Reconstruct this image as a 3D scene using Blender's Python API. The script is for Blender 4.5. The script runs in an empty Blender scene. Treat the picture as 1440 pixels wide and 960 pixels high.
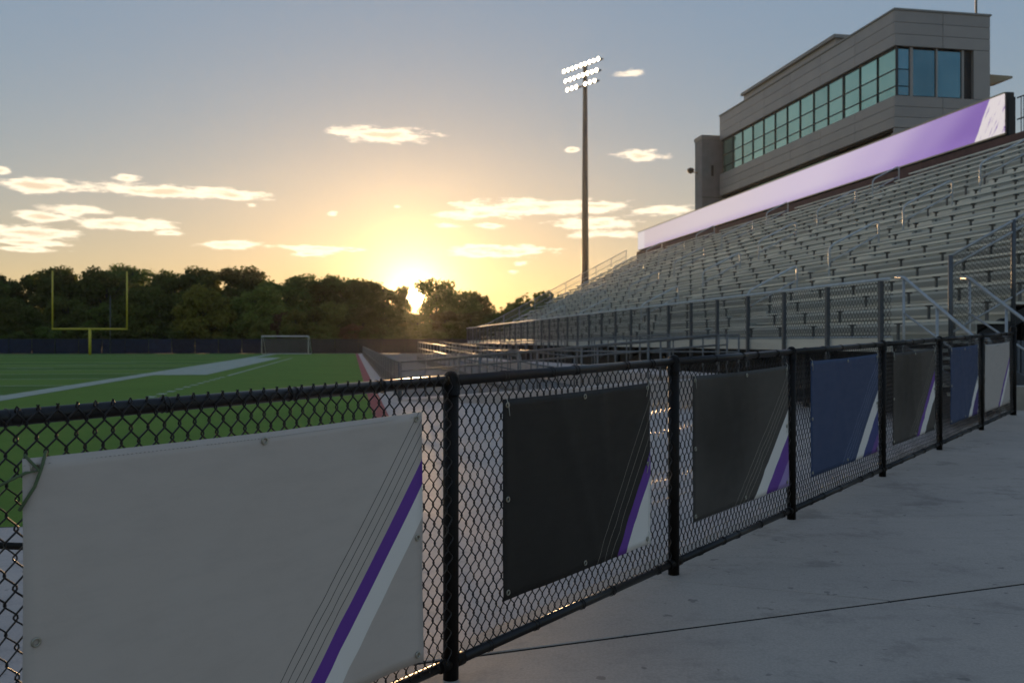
import bpy, math, random
from mathutils import Vector, Matrix
R = math.radians
random.seed(7)
scene = bpy.context.scene
C = scene.collection

# ------------------------------------------------------------------ camera
CAM_Z = 1.6
cam_d = bpy.data.cameras.new('camera'); cam = bpy.data.objects.new('camera', cam_d); C.objects.link(cam)
cam.location = (0, 0, CAM_Z); cam.rotation_euler = (R(90), 0, 0)
cam_d.sensor_width = 36; cam_d.lens = 32.0; cam_d.clip_end = 4000; cam_d.clip_start = 0.05
cam_d.dof.use_dof = True; cam_d.dof.focus_distance = 3.6; cam_d.dof.aperture_fstop = 5.0
scene.camera = cam

# ------------------------------------------------------------------ sky, sun, exposure
SUN_AZ, SUN_EL = -6.1, 2.75           # degrees right of +Y, above the horizon
w = bpy.data.worlds.new('World'); scene.world = w; w.use_nodes = True
nt = w.node_tree; N = nt.nodes; L = nt.links
N.clear()
def nd(tree, typ, **kw):
    n = tree.nodes.new(typ)
    for k, v in kw.items(): setattr(n, k, v)
    return n
def mth(tree, op, a, b=None, c=None, clamp=False):
    n = tree.nodes.new('ShaderNodeMath'); n.operation = op; n.use_clamp = clamp
    for i, q in enumerate((a, b, c)):
        if q is None: continue
        if isinstance(q, (int, float)): n.inputs[i].default_value = q
        else: tree.links.new(q, n.inputs[i])
    return n.outputs[0]
def vmth(tree, op, a, b=None):
    n = tree.nodes.new('ShaderNodeVectorMath'); n.operation = op
    for i, q in enumerate((a, b)):
        if q is None: continue
        if isinstance(q, (tuple, list)): n.inputs[i].default_value = q
        else: tree.links.new(q, n.inputs[i])
    return n.outputs['Value'] if op in ('LENGTH', 'DOT_PRODUCT') else n.outputs[0]
def mixc(tree, fac, a, b, blend='MIX'):
    n = tree.nodes.new('ShaderNodeMix'); n.data_type = 'RGBA'; n.blend_type = blend
    for sock, q in ((n.inputs[0], fac), (n.inputs[6], a), (n.inputs[7], b)):
        if isinstance(q, (int, float)): sock.default_value = q
        elif isinstance(q, (tuple, list)): sock.default_value = (*q[:3], 1)
        else: tree.links.new(q, sock)
    return n.outputs[2]
def smooth(tree, x, lo, hi):
    n = tree.nodes.new('ShaderNodeMapRange'); n.interpolation_type = 'SMOOTHSTEP'
    tree.links.new(x, n.inputs[0]); n.inputs[1].default_value = lo; n.inputs[2].default_value = hi
    return n.outputs[0]

SKY_STRENGTH = 0.15; SKY_P = .18; SKY_A = .92
sky = nd(nt, 'ShaderNodeTexSky', sky_type='NISHITA', sun_disc=False)
sky.sun_elevation = R(SUN_EL + 1.5); sky.sun_rotation = R(SUN_AZ)
sky.air_density = 1.0; sky.dust_density = .1; sky.ozone_density = 2.5; sky.altitude = 100
tc = nd(nt, 'ShaderNodeTexCoord')
dirv = vmth(nt, 'NORMALIZE', tc.outputs['Generated'])
sep = nd(nt, 'ShaderNodeSeparateXYZ'); L.new(dirv, sep.inputs[0])
az = mth(nt, 'ARCTAN2', sep.outputs[0], sep.outputs[1])
el = mth(nt, 'ARCSINE', sep.outputs[2])
ae = nd(nt, 'ShaderNodeCombineXYZ'); L.new(az, ae.inputs[0]); L.new(el, ae.inputs[1]); ae = ae.outputs[0]
# the sun's disc and aureole, around the sun's direction
sd = (math.sin(R(SUN_AZ))*math.cos(R(SUN_EL)), math.cos(R(SUN_AZ))*math.cos(R(SUN_EL)), math.sin(R(SUN_EL)))
ang = mth(nt, 'ARCCOSINE', mth(nt, 'MINIMUM', vmth(nt, 'DOT_PRODUCT', dirv, sd), 0.9999999))
glow1 = mth(nt, 'EXPONENT', mth(nt, 'MULTIPLY', ang, -1/R(1.3)))
glow2 = mth(nt, 'EXPONENT', mth(nt, 'MULTIPLY', ang, -1/R(5.5)))
glow3 = mth(nt, 'MULTIPLY', mth(nt, 'EXPONENT', mth(nt, 'MULTIPLY', mth(nt, 'MAXIMUM', el, 0.0), -1/R(5.5))), mth(nt, 'EXPONENT', mth(nt, 'MULTIPLY', ang, -1/R(45))))   # warm belt of the sunset
disc = smooth(nt, ang, R(0.62), R(0.45))
# thin sunset clouds: each one an ellipse in azimuth and elevation, torn by noise
def px_dir(x, y):
    dx, dz = (x-720)/1280, (480-y)/1280
    return math.atan2(dx, 1), math.atan2(dz, math.hypot(1, dx))
clouds = [(540,189,88,15,1),(900,220,48,11,1),(886,102,28,7,.6),(240,269,150,11,1),(330,275,60,9,1),(52,261,58,13,1),(178,250,24,6,.9),
          (105,296,50,10,1),(62,305,46,9,1),(172,315,88,11,1),(50,328,70,12,1),(40,341,66,7,.9),(30,350,60,5,.8),(325,344,58,10,1),(445,349,72,7,.9),(435,357,36,6,.9),
          (735,292,130,15,1),(680,301,80,10,1),(840,290,80,12,.9),(835,315,84,12,.9),(850,329,70,8,.8),(700,353,110,12,1),(804,210,14,5,.8),(690,317,36,6,.8),(632,317,24,5,.7),
          (733,370,18,5,.7),(720,382,12,4,.6),(468,300,10,4,.6),(558,291,9,4,.6),(355,289,16,5,.8),(240,327,30,6,.6),(0,240,14,8,.9),(930,296,60,12,.6),(950,330,50,14,.5)]
cl = [(*px_dir(x, y), wx/1280, hy/1280, a) for x, y, wx, hy, a in clouds]
rc = random.Random(3)
for i in range(16):      # the same scattered wisps all round the sky
    a = rc.uniform(.72, 5.5); cl.append((a if a < math.pi else a-2*math.pi, rc.uniform(.09, .3), rc.uniform(.03, .1), rc.uniform(.006, .012), .8))
cn = nd(nt, 'ShaderNodeTexNoise'); cn.inputs['Scale'].default_value = 1; cn.inputs['Detail'].default_value = 6; cn.inputs['Roughness'].default_value = .62
L.new(vmth(nt, 'MULTIPLY', ae, (34, 130, 1)), cn.inputs['Vector'])
cn2 = nd(nt, 'ShaderNodeTexNoise'); cn2.inputs['Scale'].default_value = 1; cn2.inputs['Detail'].default_value = 3
L.new(vmth(nt, 'MULTIPLY', ae, (12, 40, 1)), cn2.inputs['Vector'])
acc = None
for a, e, wx, hy, amp in cl:
    v = vmth(nt, 'MULTIPLY', vmth(nt, 'SUBTRACT', ae, (a, e, 0)), (1/wx, 1/hy, 0))
    m = mth(nt, 'MULTIPLY', mth(nt, 'SUBTRACT', 1.0, vmth(nt, 'LENGTH', v)), amp)
    acc = m if acc is None else mth(nt, 'SMOOTH_MAX', acc, m, .12)
nz = mth(nt, 'ADD', mth(nt, 'MULTIPLY', mth(nt, 'SUBTRACT', cn.outputs[0], .5), 2.4), mth(nt, 'MULTIPLY', mth(nt, 'SUBTRACT', cn2.outputs[0], .5), .8))
dens = mth(nt, 'ADD', acc, mth(nt, 'MULTIPLY', nz, .78))
cmask = mth(nt, 'MULTIPLY', smooth(nt, dens, .1, .6), smooth(nt, acc, -.12, .12))
core = smooth(nt, dens, .5, 1.05)
SKYCOL = nd(nt, 'ShaderNodeHueSaturation'); SKYCOL.inputs['Saturation'].default_value = .74; SKYCOL.inputs['Value'].default_value = 1.0
L.new(sky.outputs[0], SKYCOL.inputs['Color'])
def scl(col, f):      # colour times factor
    n = nd(nt, 'ShaderNodeVectorMath', operation='SCALE')
    if isinstance(col, (tuple, list)): n.inputs[0].default_value = col
    else: L.new(col, n.inputs[0])
    if isinstance(f, (int, float)): n.inputs['Scale'].default_value = f
    else: L.new(f, n.inputs['Scale'])
    return n.outputs[0]
slum = vmth(nt, 'DOT_PRODUCT', SKYCOL.outputs[0], (.2126, .7152, .0722))
total = scl(SKYCOL.outputs[0], mth(nt, 'MULTIPLY', mth(nt, 'POWER', mth(nt, 'MAXIMUM', slum, .02), SKY_P-1), SKY_A))   # the long exposure range of the picture, evened out
total = vmth(nt, 'ADD', total, scl((30, 19, 6.5), glow1))
total = vmth(nt, 'ADD', total, scl((1.3, .75, .25), glow2))
total = vmth(nt, 'ADD', total, scl((4.2, 2.1, .42), glow3))
ccol = mixc(nt, core, (5.0, 4.15, 3.1), (3.2, 2.5, 1.75))
total = mixc(nt, mth(nt, 'MULTIPLY', cmask, .9), total, ccol)
total = vmth(nt, 'ADD', total, scl((260, 190, 95), disc))
bg = nd(nt, 'ShaderNodeBackground'); bg.inputs[1].default_value = SKY_STRENGTH
L.new(total, bg.inputs[0])
wo = nd(nt, 'ShaderNodeOutputWorld'); L.new(bg.outputs[0], wo.inputs[0])

sun_d = bpy.data.lights.new('sun', 'SUN'); sun_d.energy = 2.4; sun_d.angle = R(.55); sun_d.color = (1, .62, .3)
sun = bpy.data.objects.new('sun', sun_d); C.objects.link(sun)
sun.rotation_euler = Vector(sd).to_track_quat('Z', 'Y').to_euler(); sun.location = (-30, 200, 60)
vs = scene.view_settings
vs.view_transform = 'Standard'; vs.look = 'None'; vs.gamma = 1; vs.use_curve_mapping = False; vs.exposure = 0.98

# ------------------------------------------------------------------ helpers
class MB:
    def __init__(s): s.v = []; s.f = []; s.sm = []
    def add(s, vs, fs, smooth=False):
        b = len(s.v); s.v += [tuple(p) for p in vs]
        for f in fs: s.f.append(tuple(i+b for i in f)); s.sm.append(smooth)
        return s
    def box(s, x0, x1, y0, y1, z0, z1):
        return s.add([(x0,y0,z0),(x1,y0,z0),(x1,y1,z0),(x0,y1,z0),(x0,y0,z1),(x1,y0,z1),(x1,y1,z1),(x0,y1,z1)],
              [(0,3,2,1),(4,5,6,7),(0,1,5,4),(1,2,6,5),(2,3,7,6),(3,0,4,7)])
    def bar(s, p, q, wx, wz):                        # square bar between two points
        p, q = Vector(p), Vector(q); d = (q-p).normalized()
        a = d.cross(Vector((0,0,1)))
        if a.length < 1e-4: a = Vector((1,0,0))
        a.normalize(); b = a.cross(d); vs = []
        for c in (p, q):
            for i, j in ((-1,-1),(1,-1),(1,1),(-1,1)): vs.append(c+a*i*wx/2+b*j*wz/2)
        return s.add(vs, [(3,2,1,0),(4,5,6,7),(0,1,5,4),(1,2,6,5),(2,3,7,6),(3,0,4,7)])
    def tube(s, pts, r, n=8, cap=True, smooth=True):  # a round tube along points; r may be a list
        pts = [Vector(p) for p in pts]; k = len(pts); rr = r if isinstance(r, (list, tuple)) else [r]*k
        vs = []; ref = None
        for i, p in enumerate(pts):
            d = (pts[min(i+1,k-1)]-pts[max(i-1,0)]).normalized()
            if ref is None: ref = d.orthogonal().normalized()
            ref = (ref - d*ref.dot(d)); ref = ref.normalized() if ref.length > 1e-6 else d.orthogonal().normalized()
            b = d.cross(ref)
            for j in range(n):
                t = 2*math.pi*j/n; vs.append(p+(ref*math.cos(t)+b*math.sin(t))*rr[i])
        fs = [(i*n+j, i*n+(j+1)%n, (i+1)*n+(j+1)%n, (i+1)*n+j) for i in range(k-1) for j in range(n)]
        s.add(vs, fs, smooth)
        if cap:
            b = len(s.v)-len(vs)
            s.f.append(tuple(b+j for j in reversed(range(n)))); s.sm.append(False)
            s.f.append(tuple(b+(k-1)*n+j for j in range(n))); s.sm.append(False)
        return s
    def lathe(s, c, prof, n=16, axis='Z'):            # profile of (radius, height)
        vs = []
        for r, h in prof:
            for j in range(n):
                t = 2*math.pi*j/n; a, b = r*math.cos(t), r*math.sin(t)
                q = (a, b, h) if axis == 'Z' else ((a, h, b) if axis == 'Y' else (h, a, b))
                vs.append((c[0]+q[0], c[1]+q[1], c[2]+q[2]))
        k = len(prof)
        fs = [(i*n+j, i*n+(j+1)%n, (i+1)*n+(j+1)%n, (i+1)*n+j) for i in range(k-1) for j in range(n)]
        s.add(vs, fs, True)
        b = len(s.v)-len(vs)
        for i in (0, k-1):
            if prof[i][0] > 1e-4: s.f.append(tuple(b+i*n+j for j in range(n))); s.sm.append(False)
        return s
    def torus(s, c, R0, r, axis='Y', n=16, m=6):
        pts = []
        for i in range(n+1):
            t = 2*math.pi*i/n; a, b = R0*math.cos(t), R0*math.sin(t)
            pts.append((c[0]+a, c[1], c[2]+b) if axis == 'Y' else ((c[0], c[1]+a, c[2]+b) if axis == 'X' else (c[0]+a, c[1]+b, c[2])))
        return s.tube(pts, r, m, cap=False)
    def mesh(s, name):
        m = bpy.data.meshes.new(name); m.from_pydata(s.v, [], s.f)
        m.polygons.foreach_set('use_smooth', s.sm); m.update(); return m
def obj(name, mb, mat, parent=None, loc=(0,0,0), rotz=0):
    m = mb.mesh(name) if isinstance(mb, MB) else mb
    if mat is not None and not m.materials: m.materials.append(mat)
    o = bpy.data.objects.new(name, m); C.objects.link(o); o.location = loc; o.rotation_euler = (0,0,rotz)
    if parent: o.parent = parent
    return o
def tag(o, label=None, cat=None, group=None, kind=None):
    for k, v in (('label', label), ('category', cat), ('group', group), ('kind', kind)):
        if v: o[k] = v
    return o
def empty(name, loc, rotz=0, label=None, cat=None, group=None):
    o = bpy.data.objects.new(name, None); C.objects.link(o); o.location = loc; o.rotation_euler = (0,0,rotz)
    o.empty_display_size = .2
    return tag(o, label, cat, group)
def copy_tree(o, parent=None):
    c = o.copy(); C.objects.link(c); c.parent = parent
    for ch in list(o.children): copy_tree(ch, c)
    return c

MATS = {}
def mat(name, col, rough=.6, metal=0.0, col2=None, scale=6, bump=0, bscale=60, rvar=0, spec=.5, obrand=0, stretch=(1,1,1), detail=6):
    m = bpy.data.materials.new(name); m.use_nodes = True; t = m.node_tree; p = t.nodes['Principled BSDF']
    p.inputs['Base Color'].default_value = (*col, 1); p.inputs['Roughness'].default_value = rough; p.inputs['Metallic'].default_value = metal
    p.inputs['Specular IOR Level'].default_value = spec
    co = nd(t, 'ShaderNodeTexCoord').outputs['Object']
    co = vmth(t, 'MULTIPLY', co, stretch)
    c = None
    if col2:
        n = nd(t, 'ShaderNodeTexNoise'); n.inputs['Scale'].default_value = scale; n.inputs['Detail'].default_value = detail; n.inputs['Roughness'].default_value = .65
        t.links.new(co, n.inputs['Vector'])
        c = mixc(t, smooth(t, n.outputs[0], .3, .7), col, col2)
        if rvar: t.links.new(mth(t, 'ADD', mth(t, 'MULTIPLY', mth(t, 'SUBTRACT', n.outputs[0], .5), rvar), rough), p.inputs['Roughness'])
    if obrand:
        oi = nd(t, 'ShaderNodeObjectInfo'); hs = nd(t, 'ShaderNodeHueSaturation')
        t.links.new(mth(t, 'ADD', mth(t, 'MULTIPLY', oi.outputs['Random'], obrand*2), 1-obrand), hs.inputs['Value'])
        if c is not None: t.links.new(c, hs.inputs['Color'])
        else: hs.inputs['Color'].default_value = (*col, 1)
        c = hs.outputs[0]
    if c is not None: t.links.new(c, p.inputs['Base Color'])
    if bump:
        n = nd(t, 'ShaderNodeTexNoise'); n.inputs['Scale'].default_value = bscale; n.inputs['Detail'].default_value = 4
        t.links.new(co, n.inputs['Vector'])
        b = nd(t, 'ShaderNodeBump'); b.inputs['Strength'].default_value = bump; b.inputs['Distance'].default_value = .01
        t.links.new(n.outputs[0], b.inputs['Height']); t.links.new(b.outputs[0], p.inputs['Normal'])
    MATS[name] = m; return m
def emis(name, col, s):
    m = bpy.data.materials.new(name); m.use_nodes = True; p = m.node_tree.nodes['Principled BSDF']
    p.inputs['Base Color'].default_value = (.8,.8,.8,1); p.inputs['Emission Color'].default_value = (*col, 1); p.inputs['Emission Strength'].default_value = s
    return m
M_black = mat('black_vinyl', (.0065,.005,.004), .5, 0, (.012,.009,.007), 9, .12, 220, .2, spec=.16)
M_railblk = mat('black_rail', (.010,.0085,.0075), .36, 0, (.015,.012,.011), 9, .1, 220, .2, spec=.42)
M_wire = mat('black_wire', (.014,.010,.007), .35, .2)
M_alu = mat('bench_aluminium', (.72,.70,.62), .40, .3, (.56,.545,.485), 1.2, 0, 60, .2, obrand=.14, stretch=(1,.25,3))
M_deck = mat('deck_aluminium', (.45,.44,.385), .5, .2, (.34,.33,.29), .8, 0, 60, .2, obrand=.1, stretch=(1,.3,3))
M_galv = mat('galvanised_steel', (.46,.46,.45), .42, .45, (.36,.36,.355), 5, 0, 60, .2)
M_post = mat('grey_steel_post', (.125,.128,.132), .5, .3, (.095,.098,.102), 4)
M_rail = mat('pale_handrail', (.62,.62,.60), .4, .15, (.5,.5,.49), 4)
M_pipe = mat('weathered_pipe', (.21,.205,.195), .5, .35, (.14,.135,.13), 4)
M_dark = mat('dark_steel', (.03,.03,.032), .6, .3)
M_red = mat('brick_red_wall', (.16,.075,.06), .8, 0, (.11,.055,.045), 2, .2, 20)
M_panel = mat('bronze_metal_panel', (.36,.325,.30), .45, .2, (.325,.295,.275), .6, obrand=.05)
M_frame = mat('window_frame', (.05,.05,.052), .5, .4)
M_tower = mat('grey_concrete_block', (.25,.25,.255), .85, 0, (.20,.20,.205), 1.5, .3, 8)
M_roof = mat('roof_edge', (.30,.29,.27), .6, .3)
M_yellow = mat('yellow_paint', (.62,.50,.03), .4, 0, (.55,.43,.03), 3)
M_white = mat('white_paint', (.62,.62,.60), .45, 0, (.52,.52,.5), 3)
M_brass = mat('grommet_metal', (.45,.42,.34), .35, .9)
M_cord = mat('pale_cord', (.55,.53,.46), .8)
M_strap = mat('green_strap', (.11,.15,.07), .8)

# ------------------------------------------------------------------ frames of the place
UA = math.atan(225/1280)                  # the stand and field run this far left of +Y
def S(v, t, z=0):                         # stand frame: v to the right, t away -> world
    return Vector((math.cos(UA)*v - math.sin(UA)*t, math.sin(UA)*v + math.cos(UA)*t, z))
FT = .7844; FD = Vector((FT, 1, 0)).normalized(); FA = math.atan2(FD.y, FD.x); FP0 = Vector((-.235, 3.5, 0))
GR = .0225                                # the concourse climbs along the fence
def CZ(s): return CAM_Z - 1.295 + GR*s    # concourse height at distance s along the fence
def F(s, y, z=0): return FP0 + FD*s + Vector((-FD.y, FD.x, 0))*y + Vector((0,0,z))

# ------------------------------------------------------------------ ground
def noise_sock(t, co, scale, detail=6, rough=.6):
    n = nd(t, 'ShaderNodeTexNoise'); n.inputs['Scale'].default_value = scale; n.inputs['Detail'].default_value = detail; n.inputs['Roughness'].default_value = rough
    t.links.new(co, n.inputs['Vector']); return n.outputs[0]
def concrete(name, a, b, c, bump=.25):
    m = bpy.data.materials.new(name); m.use_nodes = True; t = m.node_tree; p = t.nodes['Principled BSDF']
    co = nd(t, 'ShaderNodeTexCoord').outputs['Object']
    n1 = noise_sock(t, co, .7, 5); n2 = noise_sock(t, co, 5, 8, .7); n3 = noise_sock(t, co, 90, 3)
    st = vmth(t, 'MULTIPLY', co, (1.2, 9, 1)); n4 = noise_sock(t, st, 1.0, 5)
    col = mixc(t, smooth(t, n1, .3, .7), a, b)
    col = mixc(t, mth(t, 'MULTIPLY', smooth(t, n2, .5, .75), .45), col, c)
    col = mixc(t, mth(t, 'MULTIPLY', smooth(t, n4, .52, .7), .25), col, c)
    col = mixc(t, mth(t, 'MULTIPLY', smooth(t, n3, .35, .65), .16), col, (.08,.08,.08))
    n5 = noise_sock(t, co, 13, 2, .4); n6 = noise_sock(t, vmth(t, 'ADD', co, (7,3,0)), 1.7, 7, .72)
    col = mixc(t, mth(t, 'MULTIPLY', smooth(t, n5, .71, .75), .5), col, (.10,.09,.085))
    col = mixc(t, mth(t, 'MULTIPLY', smooth(t, n6, .54, .68), .5), col, tuple(q*.62 for q in c))
    t.links.new(col, p.inputs['Base Color'])
    t.links.new(mth(t, 'ADD', mth(t, 'MULTIPLY', n2, .3), .62), p.inputs['Roughness']); p.inputs['Specular IOR Level'].default_value = .15
    bp = nd(t, 'ShaderNodeBump'); bp.inputs['Strength'].default_value = bump; bp.inputs['Distance'].default_value = .004
    t.links.new(mth(t, 'ADD', n3, mth(t, 'MULTIPLY', n2, .8)), bp.inputs['Height']); t.links.new(bp.outputs[0], p.inputs['Normal'])
    return m
M_conc = concrete('concourse_concrete', (.54,.445,.365), (.47,.39,.325), (.34,.28,.235))
M_walk = concrete('walk_concrete', (.60,.49,.42), (.54,.44,.385), (.42,.35,.31))
M_joint = mat('joint_filler', (.03,.027,.024), .95, spec=.1)
M_soil = mat('soil', (.10,.09,.06), .95, 0, (.07,.075,.04), .05)
def turf_mat(name, a, b):
    m = bpy.data.materials.new(name); m.use_nodes = True; t = m.node_tree; p = t.nodes['Principled BSDF']
    co = nd(t, 'ShaderNodeTexCoord').outputs['Object']
    n1 = noise_sock(t, co, .35, 5); n2 = noise_sock(t, co, 45, 4, .8); n3 = noise_sock(t, vmth(t, 'MULTIPLY', co, (.25, 1.4, 1)), 1.0, 4)
    col = mixc(t, smooth(t, mth(t, 'ADD', mth(t, 'MULTIPLY', n1, .6), mth(t, 'MULTIPLY', n3, .4)), .35, .65), a, b)
    col = mixc(t, mth(t, 'MULTIPLY', smooth(t, n2, .4, .7), .4), col, (a[0]*.5, a[1]*.5, a[2]*.5))
    t.links.new(col, p.inputs['Base Color']); p.inputs['Roughness'].default_value = .9; p.inputs['Specular IOR Level'].default_value = .12
    bp = nd(t, 'ShaderNodeBump'); bp.inputs['Strength'].default_value = .6; bp.inputs['Distance'].default_value = .03
    t.links.new(n2, bp.inputs['Height']); t.links.new(bp.outputs[0], p.inputs['Normal'])
    return m
M_turf = turf_mat('turf_light', (.15,.255,.036), (.128,.22,.032))
M_turf2 = turf_mat('turf_dark', (.105,.195,.029), (.09,.17,.026))
M_line = mat('field_paint', (.42,.43,.36), .9, 0, (.30,.34,.25), 1.6, .3, 40)
M_redpaint = mat('red_edge', (.36,.045,.035), .8, 0, (.30,.05,.04), 3)

def rect(v0, v1, t0, t1, z): return MB().add([(v0,t0,z),(v1,t0,z),(v1,t1,z),(v0,t1,z)], [(0,1,2,3)])
tag(obj('ground', MB().add([(-230,-160,0),(230,-160,0),(230,240,0),(-230,240,0)], [(0,1,2,3)]), M_soil, loc=(0,0,-.012)), kind='structure')
tag(obj('walkway', rect(-90, 40, -12, 124, 0), M_walk, loc=(0,0,-.004), rotz=UA), kind='structure')
M_asph = concrete('service_asphalt', (.17,.155,.14), (.14,.13,.12), (.10,.095,.09))
tag(obj('service_path', rect(1.5, 27, 26.5, 122, 0), M_asph, rotz=UA), kind='structure')
field = tag(obj('football_field', MB().add([(-75,8.5,0),(-2.2,8.5,0),(-.9,9.1,0),(0,10.4,0),(.45,12.5,0),(.45,122,0),(-75,122,0)], [tuple(range(7))]), M_turf, rotz=UA), kind='structure')
for i in range(9):                        # mown bands across the field
    obj('mown_band', rect(-58, -9.6, 29+i*12.6, 29+i*12.6+6.3, .004), M_turf2, field)
obj('red_edge_strip', rect(.45, .78, 12.5, 122, .004), M_redpaint, field)
def mark(*a): obj('painted_line', rect(*a, .008), M_line, field)
mark(-10.15, -9.3, 10, 118); mark(-9.299, -6.85, 45.5, 92)
mark(-5.78, -5.62, 44, 90)
for i in range(14): mark(-5.82, -5.58, 23+i*1.45, 23.6+i*1.45)
for t in (22.7, 29, 35.2, 41.5, 47.8, 54.1, 60.4, 66.7, 73): mark(-60, -10.16, t, t+.2)
for t in (58.3, 65.0, 71.8, 78.5): mark(-20.2+(t-58.3)*.12, -17.6+(t-58.3)*.12, t, t+.3)
mark(-45, -10.16, 100, 100.25); mark(-60,-10.16, 108.8, 109.3)

# the concourse: slabs with open joints over a bed, all sloping with the fence
base = MB().add([F(s, y, CZ(s)-.0045) for s, y in ((-8,.24),(22,.24),(22,-12),(-8,-12))] + [F(s, y, -.3) for s, y in ((-8,.24),(22,.24),(22,-12),(-8,-12))],
    [(0,3,2,1),(0,1,5,4),(1,2,6,5),(2,3,7,6),(3,0,4,7)])
conc = tag(obj('concourse', base, M_joint), kind='structure')
def slab(poly):
    g = .0028; k = len(poly); cx = sum(p[0] for p in poly)/k; cy = sum(p[1] for p in poly)/k
    def inset(p, a):                      # polygon inset by a
        out = []
        for i in range(k):
            p0, p1, p2 = Vector(p[i-1]), Vector(p[i]), Vector(p[(i+1)%k])
            d1, d2 = (p1-p0).normalized(), (p2-p1).normalized()
            n1, n2 = Vector((-d1.y, d1.x)), Vector((-d2.y, d2.x))
            b = (n1+n2); b = b/ (1+n1.dot(n2)); out.append(p1+b*a)
        return out
    a, b = inset(poly, g), inset(poly, g+.004)
    vs = [F(s, -y, CZ(s)-.10) for s, y in a]+[F(s, -y, CZ(s)-.003) for s, y in a]+[F(s, -y, CZ(s)) for s, y in b]
    area = sum(poly[i-1][0]*poly[i][1]-poly[i][0]*poly[i-1][1] for i in range(k))
    fs = [tuple(range(2*k, 3*k))]+[(r*k+i, r*k+(i+1)%k, (r+1)*k+(i+1)%k, (r+1)*k+i) for r in (0,1) for i in range(k)]
    if area > 0: fs = [tuple(reversed(f)) for f in fs]
    obj('concrete_slab', MB().add(vs, fs), M_conc, conc)
# polygons in (s, n): n runs away from the fence towards the viewer; wound counter-clockwise
J = lambda n: .365 + (n)*1.5              # the slanting joint
J2 = lambda n: 1.668 + .28*n              # a fine joint square to the fence
w_ = .017                                 # the slanting joint is the wide one
slab([(-8,-.25),(J(-.25)-w_,-.25),(1.968-w_,1.07),(J2(3.2),3.2),(-8,3.2)])
slab([(1.968-w_,1.07),(4.62-w_,2.837),(4.72,3.2),(J2(3.2),3.2)])
slab([(J(-.25)+w_,-.25),(J2(-.25),-.25),(1.968+w_*.6,1.07)])
slab([(J2(-.25),-.25),(3.77,-.25),(4.62+w_*.4,2.837),(1.968+w_,1.07)])
slab([(3.77,-.25),(8.6,-.25),(9.3,3.2),(4.72,3.2)])
slab([(8.6,-.25),(13.4,-.25),(14.1,3.2),(9.3,3.2)])
slab([(13.4,-.25),(22,-.25),(22,3.2),(14.1,3.2)])
for a, b in ((-8,-2),(-2,4.72),(4.72,9.3),(9.3,14.1),(14.1,22)): slab([(a,3.2),(b,3.2),(b,12),(a,12)])

# ------------------------------------------------------------------ the black chain link fence
RR = .021; PR = .030; TOP = 1.145; BOT = .062
posts = [-1.95, 0.0]
for px in (947.5, 1113, 1241, 1321, 1380, 1425):
    r = (px-720)/1280; Y = (FP0.x-FT*FP0.y)/(r-FT); posts.append((Y-FP0.y)/FD.y)
posts[0] = -1.98
posts = [posts[0]-2.0] + posts
fbase = Vector((FP0.x, FP0.y, CZ(0)))
fence = empty('chain_link_fence', fbase, FA, 'long black chain link fence with seven banners tied to it, beside the concourse', 'fence')
def fz(s): return GR*s
for i, s in enumerate(posts):
    last = i == len(posts)-1
    h = 1.165 if not last else 1.235; r = PR if not last else .04
    o = obj('post', MB().tube([(s,0,fz(s)-.1),(s,0,fz(s)+h-.03)], r, 20), M_black, fence)
    z = fz(s)+h
    cap = MB().lathe((s,0,z), [(r+.006,-.075),(r+.006,-.03),(r*.95,.0),(r*.55,.014),(.001,.018)], 18)
    if not last: cap.torus((s,0,fz(s)+TOP), .028, .009, 'X', 18, 8)
    obj('post_cap', cap, M_black, o)
rf = random.Random(5)
def chain(s0, s1, za, zb, y0, fine):
    mb = MB(); p = .0245; hz = .036; n = int((s1-s0)/p); rows = int((zb-za)/hz)
    rw = .0026 if fine else .0026
    for i in range(n+1):
        x0 = s0+(s1-s0)*(i+.5)/(n+1); pts = []
        jig = rf.uniform(-.0016, .0016)
        for k in range(rows+1):
            sg = 1 if (k+i) % 2 else -1
            z = za+(zb-za)*k/rows; wob = .004*math.sin(x0*3.1+k*.35)+.0025*math.sin(x0*11+k*.9)
            xx = x0+jig+sg*p*.5+.0022*math.sin(k*.7+x0*5)
            if fine:
                # the wires hook round one another at each crossing
                a = .0085
                pts += [(xx-sg*.0018, y0+wob-.0026*sg, z-a), (xx+sg*.0030, y0+wob-.001*sg, z-a*.35), (xx+sg*.0030, y0+wob+.001*sg, z+a*.35), (xx-sg*.0018, y0+wob+.0026*sg, z+a)]
            else: pts += [(xx+sg*.001, y0+wob-.0018*sg, z-.006), (xx+sg*.001, y0+wob+.0018*sg, z+.006)]
        pts = [(x, y, z+fz(x)) for x, y, z in pts]
        mb.tube(pts, rw, 4 if fine else 3, cap=False)
    return mb
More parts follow.
